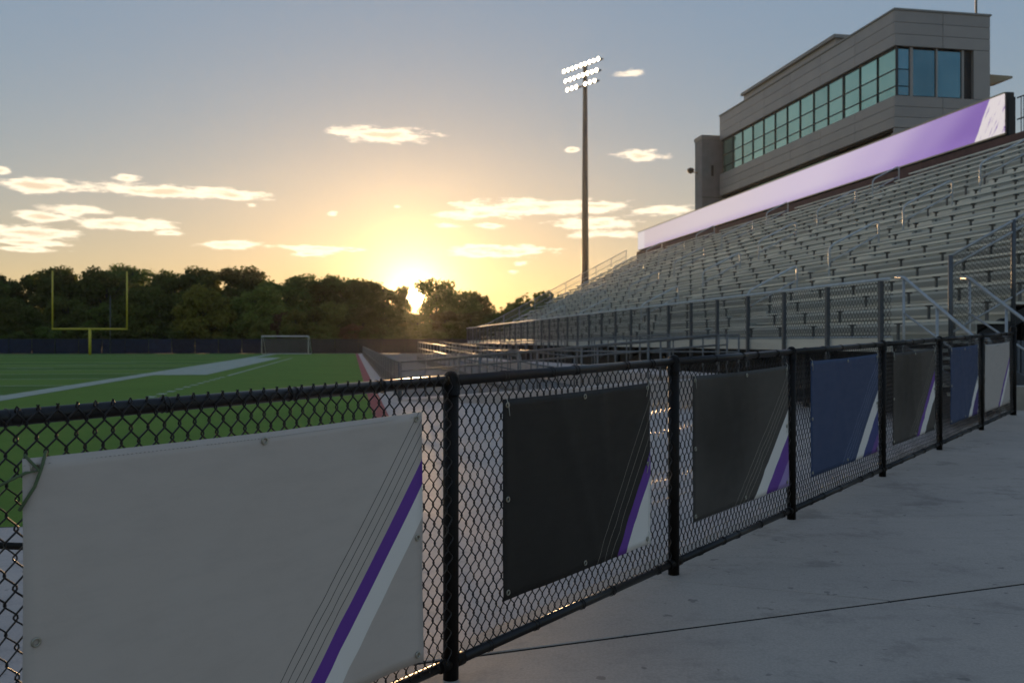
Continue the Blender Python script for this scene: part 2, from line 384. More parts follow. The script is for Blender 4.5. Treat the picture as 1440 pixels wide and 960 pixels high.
for i in range(len(posts)-1):
    a, b = posts[i], posts[i+1]; mid = (a+b)/2; near = i <= 1
    obj('top_rail', MB().tube([(a+.02,0,fz(a)+TOP),(b-.02,0,fz(b)+TOP)], RR, 20), M_railblk, fence)
    br = obj('bottom_rail', MB().tube([(a+.02,0,fz(a)+BOT),(b-.02,0,fz(b)+BOT)], RR*.95, 18), M_railblk, fence)
    for s in (a+.035, b-.035): obj('rail_end', MB().tube([(s-.03,0,fz(s)+BOT),(s+.03,0,fz(s)+BOT)], RR*1.22, 18), M_black, br)
    if near: m = chain(a+.03, b-.03, BOT+.02, TOP+.020, -.0262, True)
    else: m = chain(a+.036, b-.036, BOT+.015, TOP-.016, -.003, i <= 4)
    tag(obj('chain_link_mesh', m, M_wire, fence), kind='stuff')
    nt_ = 5 if not near else 4
    for k in range(nt_):                  # wire ties round both rails
        for zz, rr_ in ((TOP, RR), (BOT, RR)):
            s = a+(b-a)*(k+.7+rf.uniform(-.25,.25))/(nt_+.4); tie = MB()
            for dx in (0, rf.uniform(.012,.03)): tie.torus((s+dx,0,fz(s)+zz), rr_+.0015, .0018, 'X', 16, 5)
            tie.tube([(s,-rr_-.001,fz(s)+zz-.004),(s+.003,-rr_-.004,fz(s)+zz-.014)], .002, 5)
            obj('wire_tie', tie, M_wire, fence)

# ------------------------------------------------------------------ banners
def banner_mat(name, stops, axis, base_rough=.55, smudge=None):
    """stops: (position, colour) of print along the slanting axis, metres from the lower right corner"""
    m = bpy.data.materials.new(name); m.use_nodes = True; t = m.node_tree; p = t.nodes['Principled BSDF']
    uv = nd(t, 'ShaderNodeUVMap').outputs[0]
    dd = vmth(t, 'DOT_PRODUCT', uv, (*axis, 0))
    wv = noise_sock(t, uv, 1.7, 4); wv2 = noise_sock(t, uv, 240, 2); wv3 = noise_sock(t, vmth(t, 'MULTIPLY', uv, (1,3,1)), 5, 6, .7)
    col = None
    for lo, hi, c in stops:
        c1 = tuple(c)
        if col is None:
            col = mixc(t, mth(t, 'MULTIPLY', smooth(t, wv3, .4, .8), .35), c1, tuple(q*.78 for q in c1))
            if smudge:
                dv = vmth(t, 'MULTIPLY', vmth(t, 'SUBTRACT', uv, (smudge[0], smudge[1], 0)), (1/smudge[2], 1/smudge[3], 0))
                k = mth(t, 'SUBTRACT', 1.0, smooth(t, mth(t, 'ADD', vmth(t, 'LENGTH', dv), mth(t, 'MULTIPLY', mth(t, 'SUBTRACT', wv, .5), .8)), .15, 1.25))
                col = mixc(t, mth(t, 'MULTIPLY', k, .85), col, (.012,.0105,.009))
            continue
        k = mth(t, 'MULTIPLY', smooth(t, dd, lo-.0008, lo+.0008), mth(t, 'SUBTRACT', 1.0, smooth(t, dd, hi-.0008, hi+.0008)))
        col = mixc(t, k, col, c1)
    t.links.new(col, p.inputs['Base Color'])
    t.links.new(mth(t, 'ADD', mth(t, 'MULTIPLY', wv3, .2), base_rough-.1), p.inputs['Roughness']); p.inputs['Specular IOR Level'].default_value = .35
    b = nd(t, 'ShaderNodeBump'); b.inputs['Strength'].default_value = .12; b.inputs['Distance'].default_value = .003
    t.links.new(mth(t, 'ADD', wv2, mth(t, 'MULTIPLY', wv3, 2.5)), b.inputs['Height']); t.links.new(b.outputs[0], p.inputs['Normal'])
    return m
GREY=(.58,.495,.43); BLK=(.020,.0165,.0135); CHAR=(.066,.058,.050); NAVY=(.028,.056,.135); BRN=(.062,.053,.045)
PUR=(.16,.05,.34); WHT=(.86,.80,.73); PALE=(.38,.27,.55); INK=(.012,.012,.012); THIN=(.40,.36,.29); NAVL=(.24,.30,.45)
def banner(s0, s1, za, zb, body, layers, lines, lcol, slope, y0, label, cord=True, sag=.012, strap=False, seed=0, smudge=None):
    W, Hh = s1-s0, zb-za; rb = random.Random(seed)
    base_z = fz((s0+s1)/2)
    e = empty('banner', F(s0, 0, CZ(s0)+za), FA, label, 'banner', 'banners tied along the black fence')
    nx, nz_ = 36, 26; vs, fs, uvs = [], [], []
    ph = rb.uniform(0, 6)
    def surf(u, v):
        x, z = u*W, v*Hh
        edge = min(u, 1-u, 1)*4; edge = min(edge, 1)
        fold = .007*math.exp(-((x-W*.32-.35*(1-v))/.05)**2)+.006*math.exp(-((x-W*.62-.22*(1-v)**2)/.04)**2)-.004*math.exp(-((x-W*.15-.5*v)/.06)**2)
        wav = fold*edge+.006*math.sin(3.1*x+2*v+ph)*edge+.0035*math.sin(9*x-4*v+ph*2)+.003*math.sin(7*z+5*x+ph)
        pinch = 0
        for gx, gz in ((0,1),(1,1),(0,0),(1,0)):            # puckers running in from the tied corners
            du, dv = abs(u-gx)*W, abs(v-gz)*Hh; rr = math.hypot(du, dv)
            pinch += .006*math.sin(6*math.atan2(dv, du+.001)*2)*math.exp(-rr/.22)*min(rr/.05, 1)
        curl = .005*max(0, 1-rb_c*abs(u-1)*W/.06)*(1-v)**2 if rb_c else 0
        dz = -sag*(4*u*(1-u))*v*.5
        return x, y0-.002-abs(wav)*.8+pinch*.5-curl, z+dz+GR*x
    rb_c = 1
    for j in range(nz_+1):
        for i in range(nx+1):
            u, v = i/nx, j/nz_; vs.append(surf(u, v)); uvs.append(((u-1)*W, v*Hh))
    for j in range(nz_):
        for i in range(nx): a = j*(nx+1)+i; fs.append((a, a+1, a+nx+2, a+nx+1))
    # axis: unit vector across the stripes; stripes climb to the right with the given slope (rise over run)
    ax = Vector((-slope, 1)).normalized()     # grows up and to the left
    st = [(0,0,body)] + [(lo*ax.y, hi*ax.y, c) for lo, hi, c in layers]+[((q-.0021)*ax.y, (q+.0021)*ax.y, lcol) for q in lines]
    m = MB().add(vs, fs, True); me = m.mesh('sheet')
    ul = me.uv_layers.new(name='UVMap')
    for lp in me.loops: ul.data[lp.index].uv = uvs[lp.vertex_index]
    me.materials.append(banner_mat('banner_print', st, (ax.x, ax.y), smudge=smudge))
    sh = obj('sheet', me, None, e)
    sol = sh.modifiers.new('thickness', 'SOLIDIFY'); sol.thickness = .0012; sol.offset = 1
    hem = MB()                                # stitched hems stand a little proud
    for u, v in ((.03/W,1-.025/Hh),(1-.03/W,1-.025/Hh),(.03/W,.03/Hh),(1-.03/W,.03/Hh),(.5,1-.025/Hh),(.5,.03/Hh),(.03/W,.5),(1-.03/W,.5)):
        q = surf(u, v); g = MB().torus((q[0],q[1]-.004,q[2]), .0095, .0032, 'Y', 14, 6)
        gr = obj('grommet', g, M_brass, e)
        if cord and (v > .9 or u > .9) and abs(u-.5) > .2:
            sx = -1 if u < .5 else 1
            c = MB().tube([(q[0]-.012*sx, q[1]-.006, q[2]-.045),(q[0],q[1]-.009,q[2]),(q[0]+.012*sx,q[1]-.008,q[2]+.028),(q[0]+.018*sx, q[1]+.012, q[2]+.05)], .0016, 5)
            obj('tie_cord', c, M_cord, gr)
    # thread of the hem
    th = MB(); n = int(W/.012)
    for i in range(n):
        u0, u1 = (i+.2)/n, (i+.62)/n; v = 1-.017/Hh
        p0, p1 = surf(u0, v), surf(u1, v); th.tube([(p0[0],p0[1]-.0018,p0[2]),(p1[0],p1[1]-.0018,p1[2])], .0009, 3)
    dark = tuple(q*.45 for q in body)
    mt = MATS.get('thread_%.3f' % body[0]) or mat('thread_%.3f' % body[0], dark, .8)
    tag(obj('hem_stitching', th, mt, e), kind='stuff')
    if strap:
        q = surf(.035/W, 1-.04/Hh); sb = MB()
        sb.tube([(q[0]+.02,q[1]-.004,q[2]+.055),(q[0]+.004,q[1]-.012,q[2]+.012),(q[0]-.012,q[1]-.012,q[2]-.03),(q[0]-.045,q[1]-.004,q[2]-.085)], .0042, 6)
        sb.tube([(q[0]-.03,q[1]+.004,q[2]+.05),(q[0],q[1]-.012,q[2]+.008),(q[0]-.03,q[1]-.006,q[2]+.006),(q[0]-.10,q[1]+.006,q[2]-.025)], .0038, 6)
        obj('strap', sb, M_strap, e)
    return e
Yn, Yf = -.034, -.012
# print layers: (from, to) heights where a stripe meets the right edge, above the banner's lower right corner
banner(-1.60, -.20, .138, 1.045, GREY, [(.525,.645,WHT),(.645,.735,PUR)], [.782,.828,.876,.924], INK, 1.27, Yn,
       'largest grey vinyl banner with purple over white stripe and green strap', cord=False, strap=True, seed=1)
banner(.30, 1.505, .225, 1.052, BLK, [(-.5,.355,WHT),(.355,.475,PUR)], [.56,.65,.745], THIN, 1.48, Yf,
       'black banner with purple stripe beside a white corner', seed=2)
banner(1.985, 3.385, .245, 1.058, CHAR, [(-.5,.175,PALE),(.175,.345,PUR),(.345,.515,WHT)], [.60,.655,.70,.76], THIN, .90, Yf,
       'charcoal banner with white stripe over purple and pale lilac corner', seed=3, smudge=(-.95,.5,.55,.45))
banner(3.81, 5.395, .24, 1.07, NAVY, [(-.5,.16,(.16,.07,.30)),(.16,.355,(.04,.055,.21)),(.355,.52,WHT)], [.62,.68,.73,.79], NAVL, .86, Yf,
       'wide navy blue banner between charcoal banner and dark brown banner', seed=4)
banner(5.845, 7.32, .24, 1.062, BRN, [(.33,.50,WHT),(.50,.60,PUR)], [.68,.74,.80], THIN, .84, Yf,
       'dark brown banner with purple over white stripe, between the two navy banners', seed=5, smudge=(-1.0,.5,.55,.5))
banner(7.99, 9.36, .225, 1.048, NAVY, [(-.5,.32,(.055,.03,.18)),(.32,.46,WHT)], [.60,.68], (.05,.06,.13), .92, Yf,
       'navy blue banner with purple corner between dark brown banner and small grey banner', seed=6)
banner(9.775, 11.36, .205, 1.035, (.52,.455,.405), [(.44,.55,WHT),(.55,.63,PUR)], [], INK, .80, Yf,
       'grey banner at the far end of the black fence with narrow stripes', seed=7)

# ------------------------------------------------------------------ grandstand (frame: x = v, y = t)
ROWS = 20; TR = .762; RISE = .4016; V0 = 12.07; Z0 = CAM_Z+.01      # first row: seat centre v, deck height
T0, T1 = 16.6, 84.6; AISLES = (29.0, 40.5, 52.0, 63.5, 75.0); AW = 1.25
VF = 10.9                                                            # front guard line
gb = S(VF, T0)
stand = empty('grandstand', gb, UA, 'large aluminium grandstand with long bench rows rising towards the press box', 'grandstand')
def sp(name, mb, m, parent=stand, v=VF, t=T0, z=0):                 # part in the stand frame
    return obj(name, mb, m, parent, loc=(v-VF, t-T0, z))
def zr(k): return Z0+k*RISE
edges = [T0]+[q for a in AISLES for q in (a-AW/2, a+AW/2)]+[T1]
secs = [(edges[i], edges[i+1]) for i in range(0, len(edges), 2)]
seat_me, riser_len = {}, T1-T0
for si, (a, b) in enumerate(secs):
    m = MB(); l = b-a
    m.box(-.13, -.008, 0, l, -.018, .02); m.box(.008, .13, 0, l, -.018, .02); m.box(-.138, -.126, 0, l, -.032, .021)
    for j in range(int(l/3.6)):       # lips at the joints between lengths of board
        m.box(-.1385, .134, (j+1)*3.6-.03, (j+1)*3.6+.03, -.034, .0225)
    seat_me[si] = m.mesh('bench'); seat_me[si].materials.append(M_alu)
    # brackets under one bench
brk_me = {}
for si, (a, b) in enumerate(secs):
    m = MB(); l = b-a; n = int(l/1.8)
    for j in range(n+1):
        y = .15+(l-.3)*j/n
        m.box(.0, .06, y-.02, y+.02, -.41, -.025); m.box(-.06, .12, y-.022, y+.022, -.06, -.024)
    brk_me[si] = m.mesh('bench_brackets'); brk_me[si].materials.append(M_pipe)
dm = MB().box(-.30, .40, 0, riser_len, -.05, 0); dm.box(-.335, -.302, 0, riser_len, -.055, .004); dm = dm.mesh('deck_board'); dm.materials.append(M_alu)
rm = MB().box(.43, .452, 0, riser_len, .004, RISE-.052); rm = rm.mesh('riser_board'); rm.materials.append(M_deck); tm = MB().box(.395, .428, 0, riser_len, .15, .20).mesh('riser_trim'); tm.materials.append(M_alu)
stp = MB().box(-.10, .30, -AW/2+.06, AW/2-.06, .004, RISE/2); stp = stp.mesh('aisle_step'); stp.materials.append(M_alu)
for k in range(ROWS):
    v = V0+k*TR; z = zr(k)
    sp('deck_board', dm, None, v=v+.0, z=z)
    obj('riser_trim', tm, None, sp('riser_board', rm, None, v=v, z=z))
    for si, (a, b) in enumerate(secs):
        o = sp('bench', seat_me[si], None, v=v, t=a, z=z+.43)
        q = obj('bench_brackets', brk_me[si], None, o); tag(q, kind='stuff')
    if k < ROWS-1:
        for a in AISLES: sp('aisle_step', stp, None, v=v+.13, t=a, z=z)
# front walkway deck and its edge
sp('walkway_deck', MB().box(-.25, V0-VF-.305, 0, riser_len, -.06, 0), M_deck, z=Z0)
sp('deck_fascia', MB().box(-.30, -.252, 0, riser_len, -.22, .05), M_alu, z=Z0)
# understructure
for j in range(18):
    t = T0+.2+j*4.0
    f_ = MB(); f_.bar((.1,0,0),(.1,0,Z0-.07), .12, .12); vb = V0+(ROWS-1)*TR-VF
    f_.bar((V0-VF-.5,0,Z0-.52),(vb,0,zr(ROWS-1)-.62), .14, .25); f_.bar((vb,0,0),(vb,0,zr(ROWS-1)-.2), .2, .2); f_.bar((vb/2,0,0),(vb/2,0,(Z0+zr(ROWS-1))/2-.4), .16, .16)
    f_.bar((vb/2,0,.3),(vb,0,5), .1, .1)
    sp('support_frame', f_, M_dark, t=min(t, T1-.2))
back = V0+(ROWS-1)*TR+.55                 # line of the back wall
sp('back_wall', MB().box(back-VF, back-VF+.25, 0, riser_len, zr(ROWS-1)-.3, zr(ROWS-1)+.98), M_red)
sp('lower_back_wall', MB().box(back-VF, back-VF+.22, 0, riser_len, 0, zr(ROWS-1)-.302), M_tower)
sp('under_deck_shade', MB().box(.9, 1.0, .4, riser_len, 0, Z0-.07), M_dark)  # added dark sheet stands in for the shaded void below the deck
# aisle handrails: hoops on two posts with a middle rail
def handrail(va, vb_):
    za = Z0+((va-V0)/TR)*RISE+.02; zb = Z0+((vb_-V0)/TR)*RISE+.02; h = 1.05; r = .036; d = vb_-va; sl = (zb-za)/d
    m = MB()
    pts = [(0,0,-.35),(0,0,h-.16)]
    for q in range(1, 5):
        an = q/4*math.pi/2; pts.append((.16*(1-math.cos(an)), 0, h-.16+.16*math.sin(an)*1.05+sl*.16*(1-math.cos(an))))
    for q in range(0, 5):
        an = q/4*math.pi/2; pts.append((d-.14+.14*math.sin(an), 0, zb-za+h-.02-.14*(1-math.cos(an))+sl*(-.14+.14*math.sin(an))))
    pts.append((d, 0, zb-za-.35))
    m.tube(pts, r, 8); m.tube([(0,0,h*.5),(d,0,zb-za+h*.5)], r*.8, 6)
    return m, za
for a in AISLES:
    for va, vb_ in ((13.2,15.0),(16.2,18.05),(19.0,20.9),(22.0,24.0),(24.9,26.3)):
        m, za = handrail(va, vb_); sp('aisle_handrail', m, M_rail, v=va, t=a, z=za)
# end railings that climb with the rows
def end_rail(t, name, label, mesh_on, vlist, h=1.25):
    e = empty(name, S(VF, t), UA, label, 'railing', 'railings at the ends of the grandstand')
    def zz(v): return Z0+max(0, (v-V0+.3)/TR)*RISE
    for v in vlist: obj('post', MB().tube([(v-VF,0,zz(v)-.5),(v-VF,0,zz(v)+h)], .045 if mesh_on else .03, 10), M_post if mesh_on else M_galv, e)
    for hh in (h-.02, h-.24, .12) if mesh_on else (h-.02, h*.52, .1):
        obj('rail', MB().tube([(v-VF, 0, zz(v)+hh) for v in vlist], .03 if hh > 1 else .022, 10), M_galv, e)
    m = MB(); p = .0245*1.5; hz = .05; n = int((vlist[-1]-vlist[0])/p); rw = .0042 if mesh_on else .003
    for i in range(n):
        v = vlist[0]+p*(i+.5); pts = []
        for k in range(int((h-.14)/hz)+1): pts.append((v-VF+p*.5*(1 if (k+i)%2 else -1), .0, zz(v)+.12+k*hz))
        if mesh_on: m.tube(pts, rw, 3, cap=False)
        else:
            for a, b in zip(pts, pts[1:]): m.add([(a[0]-rw,0,a[2]),(a[0]+rw,0,a[2]),(b[0]+rw,0,b[2]),(b[0]-rw,0,b[2])], [(0,1,2,3)])
    tag(obj('chain_link_mesh', m, M_wire if mesh_on else M_galv, e), kind='stuff')
    return e
end_rail(T0-.12, 'end_railing', 'steel mesh railing climbing the stand end beside the stair', True, [11.84+i*1.42 for i in range(11)], 1.68)
end_rail(T1+.12, 'end_railing', 'thin railing climbing the stand end next to the trees', False, [VF+.2+i*1.5 for i in range(11)])

# front guard fence on the deck edge
gf = empty('guard_fence', S(VF, T0, Z0-.25), UA, 'galvanised mesh guard fence along the front walkway of the grandstand', 'fence')
GZ = .25; gh = 1.24; L_ = T1-T0; n = int(L_/2.1)
pm = MB().bar((0,0,-.45),(0,0,GZ+gh-.03), .085, .085).mesh('post'); pm.materials.append(M_post)
for j in range(n+1): obj('post', pm, None, gf, loc=(-.33, .3+j*2.1, 0))
obj('top_rail', MB().tube([(-.33,0,GZ+gh),(-.33,L_,GZ+gh)], .034, 12), M_rail, gf)
obj('bottom_rail', MB().tube([(-.275,0,GZ+.08),(-.275,L_,GZ+.08)], .02, 8), M_galv, gf)
m = MB(); p = .06; hz = .075
for i in range(int(L_/p)):
    y = p*(i+.5)
    if y > 34 and i % 2: continue
    rw = .005 if y < 34 else .0065
    m.tube([(-.29, y+p*.5*(1 if (k+i)%2 else -1), GZ+.08+k*hz) for k in range(16)], rw, 3, cap=False)
tag(obj('chain_link_mesh', m, M_dark, gf), kind='stuff')

# stair from the walkway down to the concourse
foot_s = 15.6; zf = CZ(foot_s)
stt = empty('stair', S(VF, T0-2.4, zf), UA, 'steel stair with two slanting pipe handrails going down to the concourse', 'stair')
ns = 6; rise = (Z0-zf)/ns
for k in range(ns):
    obj('step', MB().box(-.05, 1.35, 2.4-(ns-k)*.33-.03+.25, 2.4-(ns-k-1)*.33+.25-.0, (k+1)*rise-.06-rise, (k+1)*rise-rise), M_deck, stt)
for x in (-.08, 1.38):
    hr = MB(); hr.tube([(x, 2.55, Z0-zf+1.28),(x, 2.3, Z0-zf+1.26),(x, .15, .98),(x, -.15, .98),(x, -.2, .9)], .034, 12)
    hr.tube([(x, 2.3, Z0-zf+.55),(x, .15, .5)], .022, 8)
    obj('handrail', hr, M_galv, stt)
    for y, zt, zb_ in ((.15, .98, 0), (1.25, (Z0-zf)/2+1.1, 0), (2.3, Z0-zf+1.26, 0)):
        obj('post', MB().tube([(x,y,zb_),(x,y,zt)], .028, 10), M_galv, stt)
    obj('stringer', MB().bar((x,2.5,Z0-zf-.12),(x,.2,-.02), .03, .22), M_post, stt)

# picket screen under the near end of the stand
pk = empty('picket_screen', S(12.4, T0-.5), UA, 'blue grey screen of upright pickets below the near end of the stand', 'screen')
pme = MB().box(-.032, .032, -.012, .012, 0, 1.62); pme = pme.mesh('picket')
pme.materials.append(mat('picket_paint', (.12,.135,.155), .5, .3, (.09,.10,.12), 3))
for j in range(44): obj('picket', pme, None, pk, loc=(j*.095, 0, 0))
for z in (.25, 1.5): obj('rail', MB().box(-.05, 44*.095, .013, .05, z-.03, z+.03), M_post, pk)

# ramp with pipe rails in front of the stand, up from the walk to the deck
RA, RB = Vector((-3.0, 24.6, 0)), Vector((4.9, 21.6, 0)); rdir = (RB-RA).normalized(); rl = (RB-RA).length; ra = math.atan2(rdir.y, rdir.x)
def rz_(x): return max(0, x/rl)*.72
ramp = empty('access_ramp', RA, ra, 'sloping concrete access ramp with double pipe rails before the grandstand', 'ramp')
obj('ramp_slab', MB().add([(0,-.1,0.02),(rl,-.1,rz_(rl)),(rl,1.6,rz_(rl)),(0,1.6,.02),(0,-.1,-.1),(rl,-.1,-.1),(rl,1.6,-.1),(0,1.6,-.1)],
    [(0,1,2,3),(0,4,5,1),(1,5,6,2),(2,6,7,3),(3,7,4,0)]), M_walk, ramp)
for y in (0, 1.5):
    for hh in (1.04, .80, .45): obj('rail', MB().tube([(0 if hh>1 else .0,y,hh),(rl,y,hh+rz_(rl))], .026 if hh > 1 else .02, 10), M_pipe, ramp)
    for j in range(6): x = j*rl/5; obj('post', MB().tube([(x,y,rz_(x)-.03),(x,y,rz_(x)+1.04)], .026, 10), M_pipe, ramp)
# landing that joins ramp and stand
ld = empty('upper_ramp', S(8.2, 22.5), UA, 'long low railed concrete ramp running along the foot of the grandstand', 'ramp')
lt = 52
obj('ramp_slab', MB().add([(-.2,0,.72),(1.9,0,.72),(1.9,lt,.3),(-.2,lt,.3),(-.2,0,-.1),(1.9,0,-.1),(1.9,lt,-.1),(-.2,lt,-.1)],
    [(0,1,2,3),(0,4,5,1),(1,5,6,2),(2,6,7,3),(3,7,4,0)]), M_walk, ld)
for x in (-.1, 1.8):
    for hh in (1.05, .6): obj('rail', MB().tube([(x,0,.72+hh),(x,lt,.3+hh)], .024, 8), M_pipe, ld)
    for j in range(22): y = j*lt/21; obj('post', MB().tube([(x,y,.2),(x,y,.72-.42*y/lt+1.05)], .026, 8), M_pipe, ld)
l2 = empty('lower_ramp', S(5.2, 27.5), UA, 'lower railed ramp between the walk railing and the upper ramp', 'ramp'); lt = 44
obj('ramp_slab', MB().add([(-.2,0,.08),(1.7,0,.08),(1.7,lt,.5),(-.2,lt,.5),(-.2,0,-.1),(1.7,0,-.1),(1.7,lt,-.1),(-.2,lt,-.1)],
    [(0,1,2,3),(0,4,5,1),(1,5,6,2),(2,6,7,3),(3,7,4,0)]), M_asph, l2)
for x in (-.1, 1.6):
    for hh in (1.05, .6): obj('rail', MB().tube([(x,0,.08+hh),(x,lt,.5+hh)], .026, 8), M_pipe, l2)
    for j in range(20): y = j*lt/19; obj('post', MB().tube([(x,y,.0),(x,y,.08+.42*y/lt+1.05)], .026, 8), M_pipe, l2)
# low rail fence along the walk
lf = empty('walk_railing', S(1.25, 24.8), UA, 'low steel railing with many posts along the pale walk beside the field', 'railing')
for j in range(36): obj('post', MB().tube([(0,j*2.4,-.03),(0,j*2.4,1.03)], .03, 8), M_post, lf)
for hh in (1.03, .55, .12): obj('rail', MB().tube([(0,0,hh),(0,35*2.4,hh)], .026, 8), M_pipe, lf)
m = MB()
for i in range(int(84/.06)):
    y = .06*(i+.5); pts = [(0, y+.03*(1 if (k+i)%2 else -1), .12+k*.07) for k in range(14)]
    m.tube(pts, .0028, 3, cap=False)
tag(obj('chain_link_mesh', m, M_pipe, lf), kind='stuff')
# black pipe bend beyond the fence, by the turf corner
pb = MB().tube([(-4.6,5.3,0),(-4.55,5.3,.40),(-4.4,5.29,.455),(-4.25,5.28,.465),(-2.3,5.15,.425),(-2.15,5.13,.40),(-2.08,5.12,.34),(-2.06,5.12,0)], .021, 12)
tag(obj('pipe_hoop', pb, M_black), 'low black pipe hoop standing on the walk by the turf corner', 'pipe')

# ------------------------------------------------------------------ LED ribbon board
LV = back+.1; LT0, LT1 = 34.3, 84.3; LZ0 = CAM_Z+.3234*LV; LZ1 = CAM_Z+.3845*LV
led = empty('ribbon_display', S(LV, LT0, LZ0), UA, 'long lit lilac and purple ribbon display board above the top row', 'display')
obj('cabinet', MB().box(.0, .35, -.1, LT1-LT0+.1, -.06, LZ1-LZ0+.06), M_dark, led)
mL = bpy.data.materials.new('ribbon_screen'); mL.use_nodes = True; t = mL.node_tree; p = t.nodes['Principled BSDF']
co = nd(t, 'ShaderNodeTexCoord').outputs['Object']; sx = nd(t, 'ShaderNodeSeparateXYZ'); t.links.new(co, sx.inputs[0])
yy = mth(t, 'DIVIDE', sx.outputs[1], LT1-LT0); zz = mth(t, 'DIVIDE', sx.outputs[2], LZ1-LZ0)
tilt = mth(t, 'ADD', yy, mth(t, 'MULTIPLY', mth(t, 'SUBTRACT', zz, .5), .05))
rp = nd(t, 'ShaderNodeValToRGB'); t.links.new(tilt, rp.inputs[0]); rp.color_ramp.interpolation = 'EASE'
els = rp.color_ramp.elements; els[0].position = 0.0; els[0].color = (.22,.115,.43,1); els[1].position = 1; els[1].color = (.72,.60,.60,1)
for ps, c in ((.04,(.24,.13,.46)),(.10,(.38,.26,.58)),(.18,(.58,.46,.70)),(.32,(.72,.61,.76)),(.62,(.76,.65,.69))):
    e_ = els.new(ps); e_.color = (*c, 1)
vg = smooth(t, zz, .0, .35)
col = mixc(t, mth(t, 'MULTIPLY', mth(t, 'SUBTRACT', 1.0, vg), .35), rp.outputs[0], (.36,.22,.62))
sl = mth(t, 'ADD', sx.outputs[1], mth(t, 'MULTIPLY', sx.outputs[2], .62))
brush = noise_sock(t, vmth(t, 'MULTIPLY', nd(t, 'ShaderNodeCombineXYZ').outputs[0], (1,1,1)), 1)
cb = nd(t, 'ShaderNodeCombineXYZ'); t.links.new(mth(t, 'MULTIPLY', sl, 3.4), cb.inputs[0]); t.links.new(mth(t, 'MULTIPLY', sx.outputs[2], .5), cb.inputs[1])
br = noise_sock(t, cb.outputs[0], 1.0, 5, .7)
pat = mth(t, 'MULTIPLY', smooth(t, br, .40, .46), mth(t, 'SUBTRACT', 1.0, smooth(t, sl, 1.85, 1.95)))
col = mixc(t, pat, col, (.86,.78,.78))
farw = smooth(t, sx.outputs[1], LT1-LT0-2.0, LT1-LT0-1.9)
col = mixc(t, mth(t, 'MULTIPLY', farw, .6), col, (.9,.85,.82))
pixg = noise_sock(t, vmth(t, 'MULTIPLY', co, (1, 2.2, 9)), 3, 3)
col = mixc(t, mth(t, 'MULTIPLY', pixg, .1), col, (.5,.4,.6))
p.inputs['Base Color'].default_value = (.02,.02,.02,1); p.inputs['Roughness'].default_value = .6
t.links.new(col, p.inputs['Emission Color']); p.inputs['Emission Strength'].default_value = .43
obj('screen', MB().box(-.05, -.005, 0, LT1-LT0, 0, LZ1-LZ0), mL, led)
tr_ = MB()
for z in (-.035, LZ1-LZ0+.035): tr_.box(-.08, -.002, -.05, LT1-LT0+.05, z-.03, z+.03)
obj('screen_frame', tr_, mat('screen_edge', (.42,.36,.25), .4, .6), led)
for j in range(13): obj('mount_post', MB().box(.36, .5, j*4.1, j*4.1+.14, -1.3, LZ1-LZ0-.1), M_dark, led)
# guard railing behind the top row, next to the display
tg = empty('top_railing', S(LV+.1, T0, zr(ROWS-1)), UA, 'dark picket railing on top of the stand beside the purple display end', 'railing')
tl = LT0-T0-.6
for z in (.95, 1.6, 2.5): obj('rail', MB().tube([(0,0,z),(0,tl,z)], .03, 8), M_dark, tg)
pk_ = MB().box(-.012,.012,-.012,.012,.9,2.5).mesh('picket'); pk_.materials.append(M_dark)
for j in range(int(tl/.16)): obj('picket', pk_, None, tg, loc=(0, .08+j*.16, 0))
for j in range(9): obj('post', MB().box(-.05,.05,j*2.2-.05,j*2.2+.05,-.3,2.55), M_dark, tg)

# ------------------------------------------------------------------ press box
PV0, PV1, PT0, PT1 = 30.0, 36.0, 46.6, 71.3; PZ = CAM_Z
pbx = empty('press_box', S(PV0, PT0), UA, 'two storey bronze panelled press box with bands of green glass windows', 'building')
D, Wd = PT1-PT0, PV1-PV0
def zpx(y): return PZ+(480-y)/1280*51.1
zt, zw1, zw0, zb0 = zpx(14), zpx(64), zpx(134), zpx(179); zl0 = 9.3
def P_(name, mb, m, parent=pbx): return obj(name, mb, m, parent)
P_('core_wall', MB().box(.55, Wd-.35, .45, D-.3, 0, zt-.2), M_dark)
P_('roof', MB().box(.05, Wd-.05, .05, D-.05, zt-.16, zt-.04), M_roof)
P_('roof_coping', MB().box(-.06, .16, -.06, D+.06, zt, zt+.10).box(.162, Wd+.06, -.06, .16, zt, zt+.10), M_roof)
def panels(z0, z1, courses, cols, face):
    for i in range(courses):
        for j in range(cols):
            za, zb_ = z0+(z1-z0)*i/courses+.012, z0+(z1-z0)*(i+1)/courses-.012
            if face == 'front':
                a, b = D*j/cols+.012, D*(j+1)/cols-.012
                P_('wall_panel', MB().box(0, .14, a if j else .15, b, za, zb_), M_panel)
            else:
                a, b = Wd*j/cols+.012, Wd*(j+1)/cols-.012
                P_('wall_panel', MB().box(a if j else 0, b, 0, .14, za, zb_), M_panel)
panels(zw1, zt, 3, 6, 'front'); panels(zb0, zw0, 3, 6, 'front')
panels(zw1, zt, 3, 2, 'side'); panels(zb0-.0, zw0, 3, 2, 'side'); panels(zl0-6, zb0-.02, 5, 2, 'side')
